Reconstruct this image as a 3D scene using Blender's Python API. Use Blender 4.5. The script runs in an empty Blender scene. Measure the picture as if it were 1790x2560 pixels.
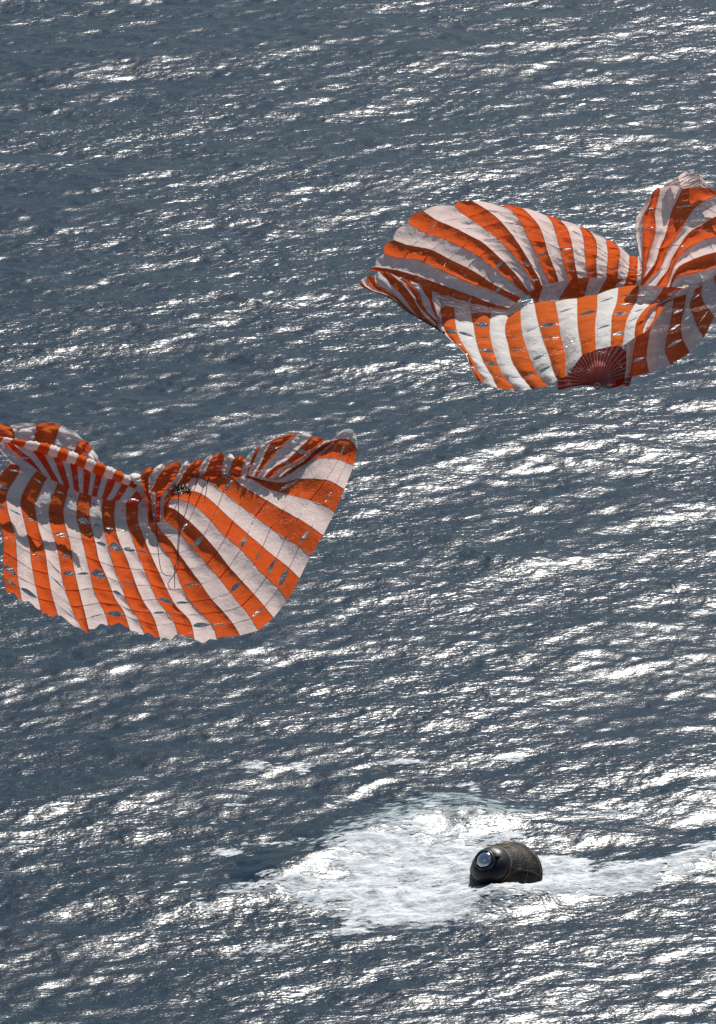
import bpy, bmesh, math, random
import numpy as np
from mathutils import Vector, noise

R = math.radians
scene = bpy.context.scene

# ------------------------------------------------------------------ camera
F, CX, CY = 15200.0, 895.0, 1280.0           # focal length and centre, in photograph pixels
PITCH, H = R(24.0), 152.0                    # looking down from a helicopter 152 m up
cam_d = bpy.data.cameras.new("camera")
cam = bpy.data.objects.new("camera", cam_d)
scene.collection.objects.link(cam)
cam.location = (0, 0, H)
cam.rotation_euler = (R(90) - PITCH, 0, 0)
cam_d.sensor_fit = 'VERTICAL'
cam_d.angle_y = 2 * math.atan(1280.0 / F)
cam_d.clip_start = 1.0
cam_d.clip_end = 40000
scene.camera = cam
scene.render.resolution_x, scene.render.resolution_y = 716, 1024

# ------------------------------------------------------------------ light
SUN_EL, SUN_AZ = R(50), R(13)
world = bpy.data.worlds.new("World")
scene.world = world
world.use_nodes = True
wn = world.node_tree.nodes
bg = wn["Background"]
sky = wn.new("ShaderNodeTexSky")
sky.sky_type = 'NISHITA'
sky.sun_disc = False
sky.sun_elevation, sky.sun_rotation = SUN_EL, SUN_AZ
sky.air_density, sky.dust_density, sky.ozone_density = 1.0, 0.1, 0.8
world.node_tree.links.new(sky.outputs[0], bg.inputs[0])
bg.inputs[1].default_value = 0.05
sun_d = bpy.data.lights.new("sun", 'SUN')
sun_d.energy, sun_d.angle, sun_d.color = 5.0, R(0.53), (1.0, 0.96, 0.90)
sun = bpy.data.objects.new("sun", sun_d)
scene.collection.objects.link(sun)
sv = Vector((math.sin(SUN_AZ) * math.cos(SUN_EL), math.cos(SUN_AZ) * math.cos(SUN_EL), math.sin(SUN_EL)))
sun.rotation_euler = sv.to_track_quat('Z', 'Y').to_euler()
sun.location = (0, 300, 200)

vs = scene.view_settings
vs.view_transform, vs.look, vs.gamma, vs.exposure = 'Standard', 'None', 1.0, 0.48
vs.use_curve_mapping = False
scene.cycles.use_denoising = True
scene.cycles.max_bounces = 8
scene.cycles.transmission_bounces = 6

# ------------------------------------------------------------------ helpers
col = scene.collection
FW = np.array([0, math.cos(PITCH), -math.sin(PITCH)])
UP = np.array([0, math.sin(PITCH), math.cos(PITCH)])
RT = np.array([1.0, 0, 0])
CAM = np.array([0, 0, H])


def ray(x, y):
    return FW + RT * ((x - CX) / F) + UP * ((CY - y) / F)


def at(x, y, t):
    return CAM + ray(x, y) * t


def t_for_z(x, y, z):
    return (z - H) / ray(x, y)[2]


def on_water(x, y, z=0.0):
    return at(x, y, t_for_z(x, y, z))


def project(X, Y, Z):
    dx, dy, dz = X - CAM[0], Y - CAM[1], Z - CAM[2]
    d = dy * FW[1] + dz * FW[2]
    u = dy * UP[1] + dz * UP[2]
    return CX + F * dx / d, CY - F * u / d


def tag(o, label=None, cat=None, group=None, kind=None):
    for k, v in (('label', label), ('category', cat), ('group', group), ('kind', kind)):
        if v:
            o[k] = v
    return o


def empty(name, loc):
    o = bpy.data.objects.new(name, None)
    o.location = loc
    o.empty_display_size = 0.5
    col.objects.link(o)
    return o


def mesh_obj(name, verts, faces, mat, parent=None, origin=(0, 0, 0), smooth=True):
    me = bpy.data.meshes.new(name)
    v = np.asarray(verts, dtype=float) - np.asarray(origin, dtype=float)
    me.from_pydata(v.tolist(), [], faces)
    if smooth:
        me.polygons.foreach_set('use_smooth', [True] * len(me.polygons))
    me.update()
    if mat:
        me.materials.append(mat)
    o = bpy.data.objects.new(name, me)
    col.objects.link(o)
    if parent:
        o.parent = parent
    return o


def np_mesh(name, V, quads):
    me = bpy.data.meshes.new(name)
    me.vertices.add(len(V))
    me.vertices.foreach_set('co', np.ascontiguousarray(V, dtype=np.float32).ravel())
    n = len(quads)
    me.loops.add(n * 4)
    me.loops.foreach_set('vertex_index', np.ascontiguousarray(quads, dtype=np.int32).ravel())
    me.polygons.add(n)
    me.polygons.foreach_set('loop_start', np.arange(0, n * 4, 4, dtype=np.int32))
    me.polygons.foreach_set('use_smooth', np.ones(n, dtype=bool))
    me.update(calc_edges=True)
    return me


class NT:
    """Small helper for building node materials."""
    def __init__(self, name):
        self.m = bpy.data.materials.new(name)
        self.m.use_nodes = True
        self.t = self.m.node_tree
        self.t.nodes.clear()
        self.out = self.n('OutputMaterial')

    def n(self, kind, **kw):
        nd = self.t.nodes.new('ShaderNode' + kind)
        for k, v in kw.items():
            setattr(nd, k, v)
        return nd

    def l(self, a, b):
        self.t.links.new(a, b)

    def noise(self, vec, scale, detail=3, rough=0.5):
        nd = self.n('TexNoise')
        nd.inputs['Scale'].default_value = scale
        nd.inputs['Detail'].default_value = detail
        nd.inputs['Roughness'].default_value = rough
        if vec is not None:
            self.l(vec, nd.inputs['Vector'])
        return nd

    def ramp(self, fac, stops):
        nd = self.n('ValToRGB')
        e = nd.color_ramp.elements
        while len(e) < len(stops):
            e.new(0.5)
        for i, (p, c) in enumerate(stops):
            e[i].position = p
            e[i].color = (*c, 1) if len(c) == 3 else c
        self.l(fac, nd.inputs[0])
        return nd

    def math(self, op, a, b=None, clamp=False):
        nd = self.n('Math', operation=op, use_clamp=clamp)
        for i, v in enumerate((a, b)):
            if v is None:
                continue
            if isinstance(v, (int, float)):
                nd.inputs[i].default_value = v
            else:
                self.l(v, nd.inputs[i])
        return nd.outputs[0]


# ------------------------------------------------------------------ materials
def water_material():
    k = NT('sea_water')
    geo = k.n('NewGeometry')
    mp = k.n('Mapping', vector_type='TEXTURE')
    mp.inputs['Rotation'].default_value = (0, 0, R(7))
    mp.inputs['Scale'].default_value = (2.1, 1.0, 1.0)
    k.l(geo.outputs['Position'], mp.inputs['Vector'])
    v = mp.outputs[0]
    n1 = k.noise(v, 2.3, 2, 0.5)
    n2 = k.noise(v, 5.5, 1, 0.5)
    gust = k.noise(geo.outputs['Position'], 0.055, 3, 0.55)
    gr = k.ramp(gust.outputs[0], [(0.36, (0.15, 0.15, 0.15)), (0.66, (0.46, 0.46, 0.46))])
    b1 = k.n('Bump')
    b1.inputs['Distance'].default_value = 0.15
    k.l(gr.outputs[0], b1.inputs['Strength'])
    k.l(n1.outputs[0], b1.inputs['Height'])
    b2 = k.n('Bump')
    b2.inputs['Distance'].default_value = 0.06
    k.l(k.math('MULTIPLY', gr.outputs[0], 1.2), b2.inputs['Strength'])
    k.l(n2.outputs[0], b2.inputs['Height'])
    k.l(b1.outputs[0], b2.inputs['Normal'])
    n3 = k.noise(v, 13.0, 2, 0.5)
    b3 = k.n('Bump')
    b3.inputs['Distance'].default_value = 0.015
    k.l(n3.outputs[0], b3.inputs['Height'])
    k.l(b2.outputs[0], b3.inputs['Normal'])
    p = k.n('BsdfPrincipled')
    p.inputs['Base Color'].default_value = (0.002, 0.011, 0.021, 1)
    p.inputs['Roughness'].default_value = 0.25
    p.inputs['IOR'].default_value = 1.333
    k.l(b3.outputs[0], p.inputs['Normal'])
    # thin aerated foam lying in the water
    at_ = k.n('Attribute', attribute_name='foam')
    fn = k.noise(v, 2.6, 5, 0.68)
    fac = k.math('ADD', at_.outputs['Fac'], k.math('MULTIPLY', k.math('SUBTRACT', fn.outputs[0], 0.5), 1.9))
    rp = k.ramp(fac, [(0.42, (0, 0, 0)), (0.78, (1, 1, 1))])
    mask = k.math('MULTIPLY', rp.outputs[0], k.math('MULTIPLY', at_.outputs['Fac'], 3.0, True), True)
    d = k.n('BsdfDiffuse')
    d.inputs['Color'].default_value = (0.42, 0.48, 0.51, 1)
    k.l(b2.outputs[0], d.inputs['Normal'])
    mx = k.n('MixShader')
    k.l(k.math('MULTIPLY', mask, 0.85), mx.inputs[0])
    k.l(p.outputs[0], mx.inputs[1])
    k.l(d.outputs[0], mx.inputs[2])
    k.l(mx.outputs[0], k.out.inputs[0])
    return k.m


def foam_material():
    k = NT('white_foam')
    geo = k.n('NewGeometry')
    v = geo.outputs['Position']
    mp = k.n('Mapping', vector_type='TEXTURE')
    mp.inputs['Rotation'].default_value = (0, 0, R(14))
    mp.inputs['Scale'].default_value = (2.2, 1.0, 1.0)
    k.l(v, mp.inputs['Vector'])
    n1 = k.noise(mp.outputs[0], 1.6, 7, 0.68)
    n2 = k.noise(v, 16.0, 4, 0.6)
    c = k.ramp(n1.outputs[0], [(0.30, (0.18, 0.25, 0.30)), (0.48, (0.48, 0.52, 0.55)), (0.64, (0.70, 0.72, 0.73))])
    b = k.n('Bump')
    b.inputs['Distance'].default_value = 0.35
    k.l(n1.outputs[0], b.inputs['Height'])
    b2 = k.n('Bump')
    b2.inputs['Distance'].default_value = 0.04
    k.l(n2.outputs[0], b2.inputs['Height'])
    k.l(b.outputs[0], b2.inputs['Normal'])
    p = k.n('BsdfPrincipled')
    p.inputs['Roughness'].default_value = 0.6
    p.inputs['Specular IOR Level'].default_value = 0.3
    k.l(c.outputs[0], p.inputs['Base Color'])
    k.l(b2.outputs[0], p.inputs['Normal'])
    # bubbles thin out to lace towards the edge
    cov = k.n('Attribute', attribute_name='cover')
    lace = k.noise(mp.outputs[0], 4.5, 5, 0.65)
    al = k.math('ADD', cov.outputs['Fac'], k.math('MULTIPLY', k.math('SUBTRACT', lace.outputs[0], 0.5), 2.4))
    ar = k.ramp(k.math('ADD', al, 0.12), [(0.02, (0, 0, 0)), (0.34, (1, 1, 1))])
    k.l(ar.outputs[0], p.inputs['Alpha'])
    k.l(p.outputs[0], k.out.inputs[0])
    return k.m


def fabric_material(name, c_dif, c_trans, trans):
    """Thin ripstop nylon: reflects and lets light through."""
    k = NT(name)
    geo = k.n('NewGeometry')
    v = geo.outputs['Position']
    big = k.noise(v, 0.7, 3, 0.5)
    fine = k.noise(v, 9.0, 3, 0.6)
    hsv = k.n('HueSaturation')
    hsv.inputs['Color'].default_value = (*c_dif, 1)
    k.l(k.math('ADD', k.math('MULTIPLY', big.outputs[0], 0.16), 0.92), hsv.inputs['Value'])
    pk = k.noise(v, 1.6, 4, 0.55)
    b0 = k.n('Bump')
    b0.inputs['Distance'].default_value = 0.22
    b0.inputs['Strength'].default_value = 0.6
    k.l(pk.outputs[0], b0.inputs['Height'])
    b = k.n('Bump')
    b.inputs['Distance'].default_value = 0.05
    b.inputs['Strength'].default_value = 0.6
    k.l(fine.outputs[0], b.inputs['Height'])
    k.l(b0.outputs[0], b.inputs['Normal'])
    d = k.n('BsdfDiffuse')
    k.l(hsv.outputs[0], d.inputs[0])
    k.l(b.outputs[0], d.inputs['Normal'])
    t = k.n('BsdfTranslucent')
    t.inputs[0].default_value = (*c_trans, 1)
    k.l(b.outputs[0], t.inputs['Normal'])
    mx = k.n('MixShader')
    mx.inputs[0].default_value = trans
    k.l(d.outputs[0], mx.inputs[1])
    k.l(t.outputs[0], mx.inputs[2])
    # the open weave lets part of the light straight through
    tr = k.n('BsdfTransparent')
    tr.inputs[0].default_value = (*[0.35 + 0.65 * c for c in c_trans], 1)
    m2 = k.n('MixShader')
    m2.inputs[0].default_value = 0.09
    k.l(mx.outputs[0], m2.inputs[1])
    k.l(tr.outputs[0], m2.inputs[2])
    k.l(m2.outputs[0], k.out.inputs[0])
    return k.m


def plain(name, c, rough=0.6, metal=0.0):
    k = NT(name)
    geo = k.n('NewGeometry')
    n = k.noise(geo.outputs['Position'], 12.0, 3, 0.6)
    lo = tuple(0.75 * x for x in c)
    r = k.ramp(n.outputs[0], [(0.3, lo), (0.7, c)])
    p = k.n('BsdfPrincipled')
    k.l(r.outputs[0], p.inputs['Base Color'])
    p.inputs['Roughness'].default_value = rough
    p.inputs['Metallic'].default_value = metal
    k.l(p.outputs[0], k.out.inputs[0])
    return k.m


def charred_material():
    k = NT('charred_ablator')
    tc = k.n('TexCoord')
    v = tc.outputs['Object']
    n1 = k.noise(v, 1.6, 6, 0.65)
    n2 = k.noise(v, 9.0, 4, 0.6)
    c = k.ramp(n1.outputs[0], [(0.42, (0.004, 0.004, 0.004)), (0.55, (0.014, 0.010, 0.006)), (0.66, (0.16, 0.085, 0.025)), (0.8, (0.34, 0.23, 0.10))])
    b = k.n('Bump')
    b.inputs['Distance'].default_value = 0.06
    k.l(n2.outputs[0], b.inputs['Height'])
    p = k.n('BsdfPrincipled')
    k.l(c.outputs[0], p.inputs['Base Color'])
    p.inputs['Roughness'].default_value = 0.5
    p.inputs['Specular IOR Level'].default_value = 0.25
    k.l(b.outputs[0], p.inputs['Normal'])
    k.l(p.outputs[0], k.out.inputs[0])
    return k.m


M_WATER = water_material()
M_FOAM = foam_material()
M_ORANGE = fabric_material('orange_nylon', (0.74, 0.150, 0.030), (0.64, 0.095, 0.018), 0.50)
M_WHITE = fabric_material('white_nylon', (0.86, 0.84, 0.81), (0.74, 0.58, 0.54), 0.48)
M_RED = fabric_material('red_nylon', (0.72, 0.055, 0.018), (0.88, 0.060, 0.014), 0.60)
M_ORANGE_SHADED = fabric_material('shaded_orange_nylon', (0.40, 0.020, 0.012), (0.46, 0.018, 0.008), 0.35)  # orange cloth of the crown, its shade put into a darker colour
M_WHITE_SHADED = fabric_material('shaded_white_nylon', (0.42, 0.36, 0.33), (0.30, 0.22, 0.20), 0.25)  # white cloth of the crown, greyed to carry the same shade
M_TAPE = plain('seam_tape', (0.30, 0.25, 0.22), 0.8)
M_LINE = plain('suspension_cord', (0.05, 0.045, 0.04), 0.8)
M_SOOT = plain('sooty_cords', (0.02, 0.022, 0.02), 0.9)
M_CHAR = charred_material()
M_DARK = plain('dark_bay', (0.007, 0.006, 0.006), 0.45)
M_SILVER = plain('polished_metal', (0.85, 0.86, 0.88), 0.12, 1.0)
M_TAN = plain('tan_sealant', (0.11, 0.075, 0.04), 0.7)

# ------------------------------------------------------------------ the sea
rng = np.random.default_rng(11)
L, N = 192.0, 1280


def sea_fields():
    kx = np.fft.fftfreq(N, L / N) * 2 * np.pi
    KX, KY = np.meshgrid(kx, kx)
    K = np.hypot(KX, KY)
    K[0, 0] = 1
    th = np.arctan2(KY, KX)
    wind = R(-90 + 7)                                   # running towards the camera
    dth = np.angle(np.exp(1j * (th - wind)))
    kp = 2 * np.pi / 13.0
    spread = 0.10 + np.abs(np.cos(dth)) ** 3.0 + 0.9 * np.exp(-(dth / 0.45) ** 2) * np.exp(-K / 1.6)
    S = np.exp(-1.1 * (kp / K) ** 2) * K ** -3.2 * spread
    S *= np.exp(-(K * 0.055) ** 2)
    S[K < 2 * np.pi / 40] = 0
    amp = np.sqrt(S)
    ph = (rng.standard_normal((N, N)) + 1j * rng.standard_normal((N, N))) * amp
    ph[0, 0] = 0
    sx = np.fft.ifft2(1j * KX * ph).real
    sy = np.fft.ifft2(1j * KY * ph).real
    sc = SLOPE / math.sqrt(sx.var() + sy.var())
    h = np.fft.ifft2(ph).real * sc
    dx = np.fft.ifft2(1j * KX / K * ph).real * sc
    dy = np.fft.ifft2(1j * KY / K * ph).real * sc
    return h, dx, dy


SLOPE = 0.114
CHOP = 0.85
hF, dxF, dyF = sea_fields()


def samp(A, X, Y):
    gx = (X / L * N) % N
    gy = (Y / L * N) % N
    i, j = gx.astype(int), gy.astype(int)
    fx, fy = gx - i, gy - j
    i2, j2 = (i + 1) % N, (j + 1) % N
    return (A[j, i] * (1 - fx) + A[j, i2] * fx) * (1 - fy) + (A[j2, i] * (1 - fx) + A[j2, i2] * fx) * fy


CAP = on_water(1266, 2192, 0.15)                          # where the capsule floats


def sstep(x, a, b):
    t = np.clip((x - a) / (b - a), 0, 1)
    return t * t * (3 - 2 * t)


def seg_dist(X, Y, pts):
    best = np.full(X.shape, 1e9)
    for (ax, ay), (bx, by) in zip(pts[:-1], pts[1:]):
        vx, vy = bx - ax, by - ay
        t = np.clip(((X - ax) * vx + (Y - ay) * vy) / (vx * vx + vy * vy), 0, 1)
        best = np.minimum(best, np.hypot(X - ax - t * vx, Y - ay - t * vy))
    return best


def ground_path(pts):
    return [tuple(on_water(x, y)[:2]) for x, y in pts]


CREST = ground_path([(700, 2185), (820, 2140), (960, 2075), (1090, 2035), (1180, 2040)])
RIDGE = ground_path([(1180, 2262), (1380, 2225), (1560, 2195), (1790, 2130), (1900, 2090)])
TROUGH = ground_path([(1060, 2110), (1190, 2100)])


def sea(X, Y):
    """Displaced position of the water surface for rest positions X, Y."""
    fade = 1 - sstep(np.maximum(np.abs(X) - 40, np.maximum(Y - 470, 250 - Y)), 0, 60)
    rc = np.hypot(X - CAP[0], Y - CAP[1])
    calm = 1 - 0.6 * np.exp(-(rc / 4.5) ** 2)
    a = fade * calm
    Z = samp(hF, X, Y) * a
    for amp, lam, ang, ph in ((0.06, 24.0, 106, 0.6), (0.05, 15.5, 118, 2.1)):
        kk = 2 * math.pi / lam
        Z = Z + fade * amp * np.sin(kk * (X * math.cos(R(ang)) + Y * math.sin(R(ang))) + ph + 0.8 * np.sin(0.045 * X + ph))
    Z += 0.50 * np.exp(-(seg_dist(X, Y, CREST) / 1.7) ** 2)
    Z += 0.30 * np.exp(-(seg_dist(X, Y, RIDGE) / 1.1) ** 2)
    Z += 0.55 * np.exp(-(np.hypot((X - CAP[0] + 0.4) / 2.3, (Y - CAP[1] + 2.3) / 1.3)) ** 2)
    return X + CHOP * samp(dxF, X, Y) * a, Y + CHOP * samp(dyF, X, Y) * a, Z


def in_poly(x, y, poly):
    inside = np.zeros(x.shape, bool)
    n = len(poly)
    for i in range(n):
        x1, y1 = poly[i]
        x2, y2 = poly[(i + 1) % n]
        c = ((y1 > y) != (y2 > y)) & (x < (x2 - x1) * (y - y1) / (y2 - y1 + 1e-12) + x1)
        inside ^= c
    return inside


def poly_sd(X, Y, poly):
    g = ground_path(poly)
    d = seg_dist(X, Y, g + [g[0]])
    return np.where(in_poly(X, Y, g), d, -d)


FOAM_POLY = [(575, 2234), (680, 2200), (780, 2150), (880, 2105), (960, 2072), (1060, 2040), (1110, 2055), (1160, 2105),
             (1230, 2112), (1330, 2125), (1440, 2150), (1480, 2172), (1600, 2158), (1700, 2132), (1800, 2098), (1920, 2060),
             (1920, 2100), (1800, 2145), (1700, 2180), (1560, 2225), (1420, 2245), (1330, 2268), (1220, 2262), (1120, 2285),
             (980, 2296), (850, 2280), (720, 2258), (650, 2246)]
THIN_POLY = [(560, 2235), (700, 2150), (760, 2060), (900, 2000), (1000, 1950), (1180, 1960), (1400, 2000), (1560, 1985), (1790, 1990),
             (1800, 2040), (1560, 2080), (1380, 2070), (1300, 2100), (1470, 2150), (1800, 2090), (1900, 2080), (1900, 2130), (1700, 2200),
             (1500, 2270), (1300, 2320), (1080, 2360), (880, 2340), (720, 2290)]


def fbm(X, Y, s, octs=4, seed=0):
    r = np.random.default_rng(seed)
    out = np.zeros(X.shape)
    a, tot = 1.0, 0
    for o in range(octs):
        T = r.standard_normal((256, 256))
        gx, gy = (X * s) % 256, (Y * s) % 256
        i, j = gx.astype(int), gy.astype(int)
        fx, fy = gx - i, gy - j
        fx, fy = fx * fx * (3 - 2 * fx), fy * fy * (3 - 2 * fy)
        i2, j2 = (i + 1) % 256, (j + 1) % 256
        out += a * ((T[j, i] * (1 - fx) + T[j, i2] * fx) * (1 - fy) + (T[j2, i] * (1 - fx) + T[j2, i2] * fx) * fy)
        tot += a * a
        a *= 0.6
        s *= 2.03
    return out / math.sqrt(tot)


def axis(lo, hi, step, far_lo, far_hi):
    mid = np.arange(lo, hi + 1e-6, step)
    a, s, left = lo, step, []
    while a > far_lo:
        s *= 1.22
        a -= s
        left.append(a)
    b, s, right = mid[-1], step, []
    while b < far_hi:
        s *= 1.22
        b += s
        right.append(b)
    return np.array(left[::-1] + mid.tolist() + right)


def grid_quads(nx, ny):
    i = np.arange(nx - 1)
    j = np.arange(ny - 1)
    I, J = np.meshgrid(i, j)
    a = (J * nx + I).ravel()
    return np.stack([a, a + 1, a + nx + 1, a + nx], 1)


def build_sea():
    xs = axis(-36, 36, 0.14, -9000, 9000)
    ys = axis(258, 462, 0.20, -6000, 16000)
    X, Y = np.meshgrid(xs, ys)
    PX, PY, PZ = sea(X, Y)
    V = np.stack([PX.ravel(), PY.ravel(), PZ.ravel()], 1)
    me = np_mesh('sea', V, grid_quads(len(xs), len(ys)))
    # foam: churned water round the capsule and a few breaking crests
    near = (np.abs(X) < 60) & (Y > 240) & (Y < 500)
    sd = poly_sd(X, Y, THIN_POLY)
    f = np.where(near, sstep(sd, -1.0, 3.0) * 0.55, 0)
    a = me.attributes.new('foam', 'FLOAT', 'POINT')
    a.data.foreach_set('value', f.ravel().astype(np.float32))
    me.materials.append(M_WATER)
    o = bpy.data.objects.new('sea', me)
    col.objects.link(o)
    o['kind'] = 'structure'
    return o


def build_foam():
    xs = np.arange(-9, 28, 0.085)
    ys = np.arange(CAP[1] - 9, CAP[1] + 15, 0.11)
    X, Y = np.meshgrid(xs, ys)
    sd = poly_sd(X, Y, FOAM_POLY)
    n = fbm(X * 0.45 + Y * 0.1, Y - X * 0.1, 0.6, 6, 3)
    rc = np.hypot(X - CAP[0], Y - CAP[1])
    m = sstep(sd, -2.2, 2.0) * 1.5 + n * 0.62 - 0.86 + 0.45 * np.exp(-(rc / 5.0) ** 2)
    PX, PY, PZ = sea(X, Y)
    lump = fbm(X, Y, 1.1, 5, 8)
    PZ = PZ + 0.015 + 0.11 * np.clip(m, 0, 1) * (0.9 + 0.8 * lump).clip(0.1, 3)
    V = np.stack([PX.ravel(), PY.ravel(), PZ.ravel()], 1)
    q = grid_quads(len(xs), len(ys))
    keep = m.ravel()[q].max(1) > -0.22
    q = q[keep]
    used = np.unique(q)
    remap = np.full(len(V), -1)
    remap[used] = np.arange(len(used))
    me = np_mesh('foam', V[used], remap[q])
    a = me.attributes.new('cover', 'FLOAT', 'POINT')
    a.data.foreach_set('value', m.ravel()[used].astype(np.float32))
    me.materials.append(M_FOAM)
    o = bpy.data.objects.new('foam', me)
    col.objects.link(o)
    tag(o, 'white churned foam spread on the water around the dark capsule', 'foam', kind='stuff')


build_sea()
build_foam()


# ------------------------------------------------------------------ parachutes
def catmull(pts, m):
    """Smooth curve through pts, resampled to m points evenly along its length."""
    p = np.array(pts, float)
    if len(p) == 2:
        d = p
    else:
        q = np.vstack([2 * p[0] - p[1], p, 2 * p[-1] - p[-2]])
        d = []
        for i in range(1, len(q) - 2):
            a, b, c, e = q[i - 1], q[i], q[i + 1], q[i + 2]
            for t in np.linspace(0, 1, 8, endpoint=False):
                d.append(0.5 * ((2 * b) + (c - a) * t + (2 * a - 5 * b + 4 * c - e) * t * t + (3 * b - a - 3 * c + e) * t ** 3))
        d.append(p[-1])
        d = np.array(d)
    s = np.concatenate([[0], np.cumsum(np.hypot(*(np.diff(d, axis=0).T)))])
    u = np.linspace(0, s[-1], m)
    return np.stack([np.interp(u, s, d[:, 0]), np.interp(u, s, d[:, 1])], 1)


NS = 61


def tube(pts, r, sides=4):
    pts = [np.asarray(p, float) for p in pts]
    V, Fc = [], []
    n = len(pts)
    for i, p in enumerate(pts):
        t = pts[min(i + 1, n - 1)] - pts[max(i - 1, 0)]
        t = t / (np.linalg.norm(t) + 1e-9)
        a = np.cross(t, FW)
        a = a / (np.linalg.norm(a) + 1e-9)
        b = np.cross(t, a)
        rr = r[i] if hasattr(r, '__len__') else r
        for k in range(sides):
            w = 2 * math.pi * k / sides + 0.6
            V.append(p + (a * math.cos(w) + b * math.sin(w)) * rr)
    for i in range(n - 1):
        for k in range(sides):
            k2 = (k + 1) % sides
            Fc.append((i * sides + k, i * sides + k2, (i + 1) * sides + k2, (i + 1) * sides + k))
    Fc.append(tuple(range(sides)))
    Fc.append(tuple(range((n - 1) * sides, n * sides))[::-1])
    return V, Fc


def patch(chute, seams, cols, depth, D, rings, slot=0.0, slot_p=0.6, billow=0.12, puff=0.05, wr=0.06, wfreq=(0.02, 0.05),
          scallop=0.0, seed=0, nu=7, tape=0.013, first=None, hem=0.0):
    """A run of gores.  seams: sewn lines traced from the photograph, each from hem/crown end to end.
    depth(x, y, v, s): metres behind the canopy's own distance D.  Each gore gets its sail panels, parted by slots."""
    rnd = random.Random(seed)
    org = chute['o']
    S = [catmull(p, NS) for p in seams]
    vv = np.linspace(0, 1, NS)

    def P(i, u, v, out):
        a = np.array([np.interp(v, vv, S[i][:, 0]), np.interp(v, vv, S[i][:, 1])])
        b = np.array([np.interp(v, vv, S[i + 1][:, 0]), np.interp(v, vv, S[i + 1][:, 1])])
        q = a + (b - a) * u
        d = depth(q[0], q[1], v, i + u)
        w = noise.noise(Vector(((i + u) * 1.3 + seed * 7.1, v * 100 * wfreq[1] * 3, q[0] * wfreq[0]))) + \
            0.5 * noise.noise(Vector(((i + u) * 2.6 + seed * 3.3, v * 100 * wfreq[1] * 7 + q[0] * 0.01, 5.0)))
        return at(q[0], q[1], D + d - out + wr * w)

    for i in range(len(seams) - 1):
        ln = [at(S[i][k, 0], S[i][k, 1], D + depth(S[i][k, 0], S[i][k, 1], vv[k], i) - 0.006) for k in range(0, NS, 3)]
        tv, tf = tube(ln, tape, 4)
        g = mesh_obj('gore', tv, tf, M_TAPE, chute['e'], org)
        mat = cols[i % len(cols)]
        jag = rnd.uniform(-1, 1)
        bl = billow * (0.7 + 0.6 * rnd.random())
        # where each slot opens, and how wide
        op = [0.0] + [((0.2 + 0.8 * rnd.random() ** 1.5) * slot * (1.25 if mat is not M_WHITE else 0.8) if rnd.random() < slot_p else 0.0) for _ in rings[1:-1]] + [0.0]
        if first:
            op[1] = first * (0.7 + 0.5 * rnd.random())
        sk = [rnd.uniform(-0.35, 0.35) for _ in rings]
        for r in range(len(rings) - 1):
            v0, v1 = rings[r], rings[r + 1]
            nv = max(3, int((v1 - v0) * 34) + 2)
            V, Fc = [], []
            for jv in range(nv + 1):
                t = jv / nv
                for iu in range(nu + 1):
                    u = iu / nu
                    hump = math.sin(math.pi * u)
                    lo = v0 + op[r] * 0.35 * hump ** 0.8 * (1 + sk[r] * (u - 0.5) * 2) - (0.004 if r else 0)
                    hi = v1 - op[r + 1] * 0.65 * hump ** 0.8 * (1 + sk[r + 1] * (u - 0.5) * 2) + (0.004 if r < len(rings) - 2 else 0)
                    v = lo + (hi - lo) * t
                    if scallop and r == 0:
                        v -= scallop * hump * (1 - t)
                    if scallop and r == len(rings) - 2:
                        pass
                    out = bl * hump + puff * math.sin(math.pi * t) * hump ** 0.5
                    if hem and r == len(rings) - 2:
                        v += (hem * jag * (0.4 + 0.6 * hump) + hem * 0.5 * math.sin(u * 9 + i)) * t ** 3
                    if v < 0:
                        p0 = P(i, u, 0.0, out)
                        p1 = P(i, u, 0.03, out)
                        p = p0 + (p0 - p1) * (-v / 0.03)
                    elif v > 1:
                        p0 = P(i, u, 1.0, out)
                        p1 = P(i, u, 0.97, out)
                        p = p0 + (p0 - p1) * ((v - 1) / 0.03)
                    else:
                        p = P(i, u, v, out)
                    V.append(p)
            w = nu + 1
            for jv in range(nv):
                for iu in range(nu):
                    a = jv * w + iu
                    Fc.append((a, a + 1, a + w + 1, a + w))
            mesh_obj('sail_panel', V, Fc, mat, g, org)
    return S


def lerp_table(xs, ds):
    return lambda x: float(np.interp(x, xs, ds))


O, W, RD = M_ORANGE, M_WHITE, M_RED

# ---- the left canopy ----
DL = t_for_z(300, 1592, 21.0)
eL = empty('parachute', at(330, 1590, DL))
left = {'e': eL, 'o': np.array(eL.location)}
tag(eL, 'collapsed orange and white striped parachute folded like a wing at the left edge', 'parachute',
    'parachutes collapsing over the sea')

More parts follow.
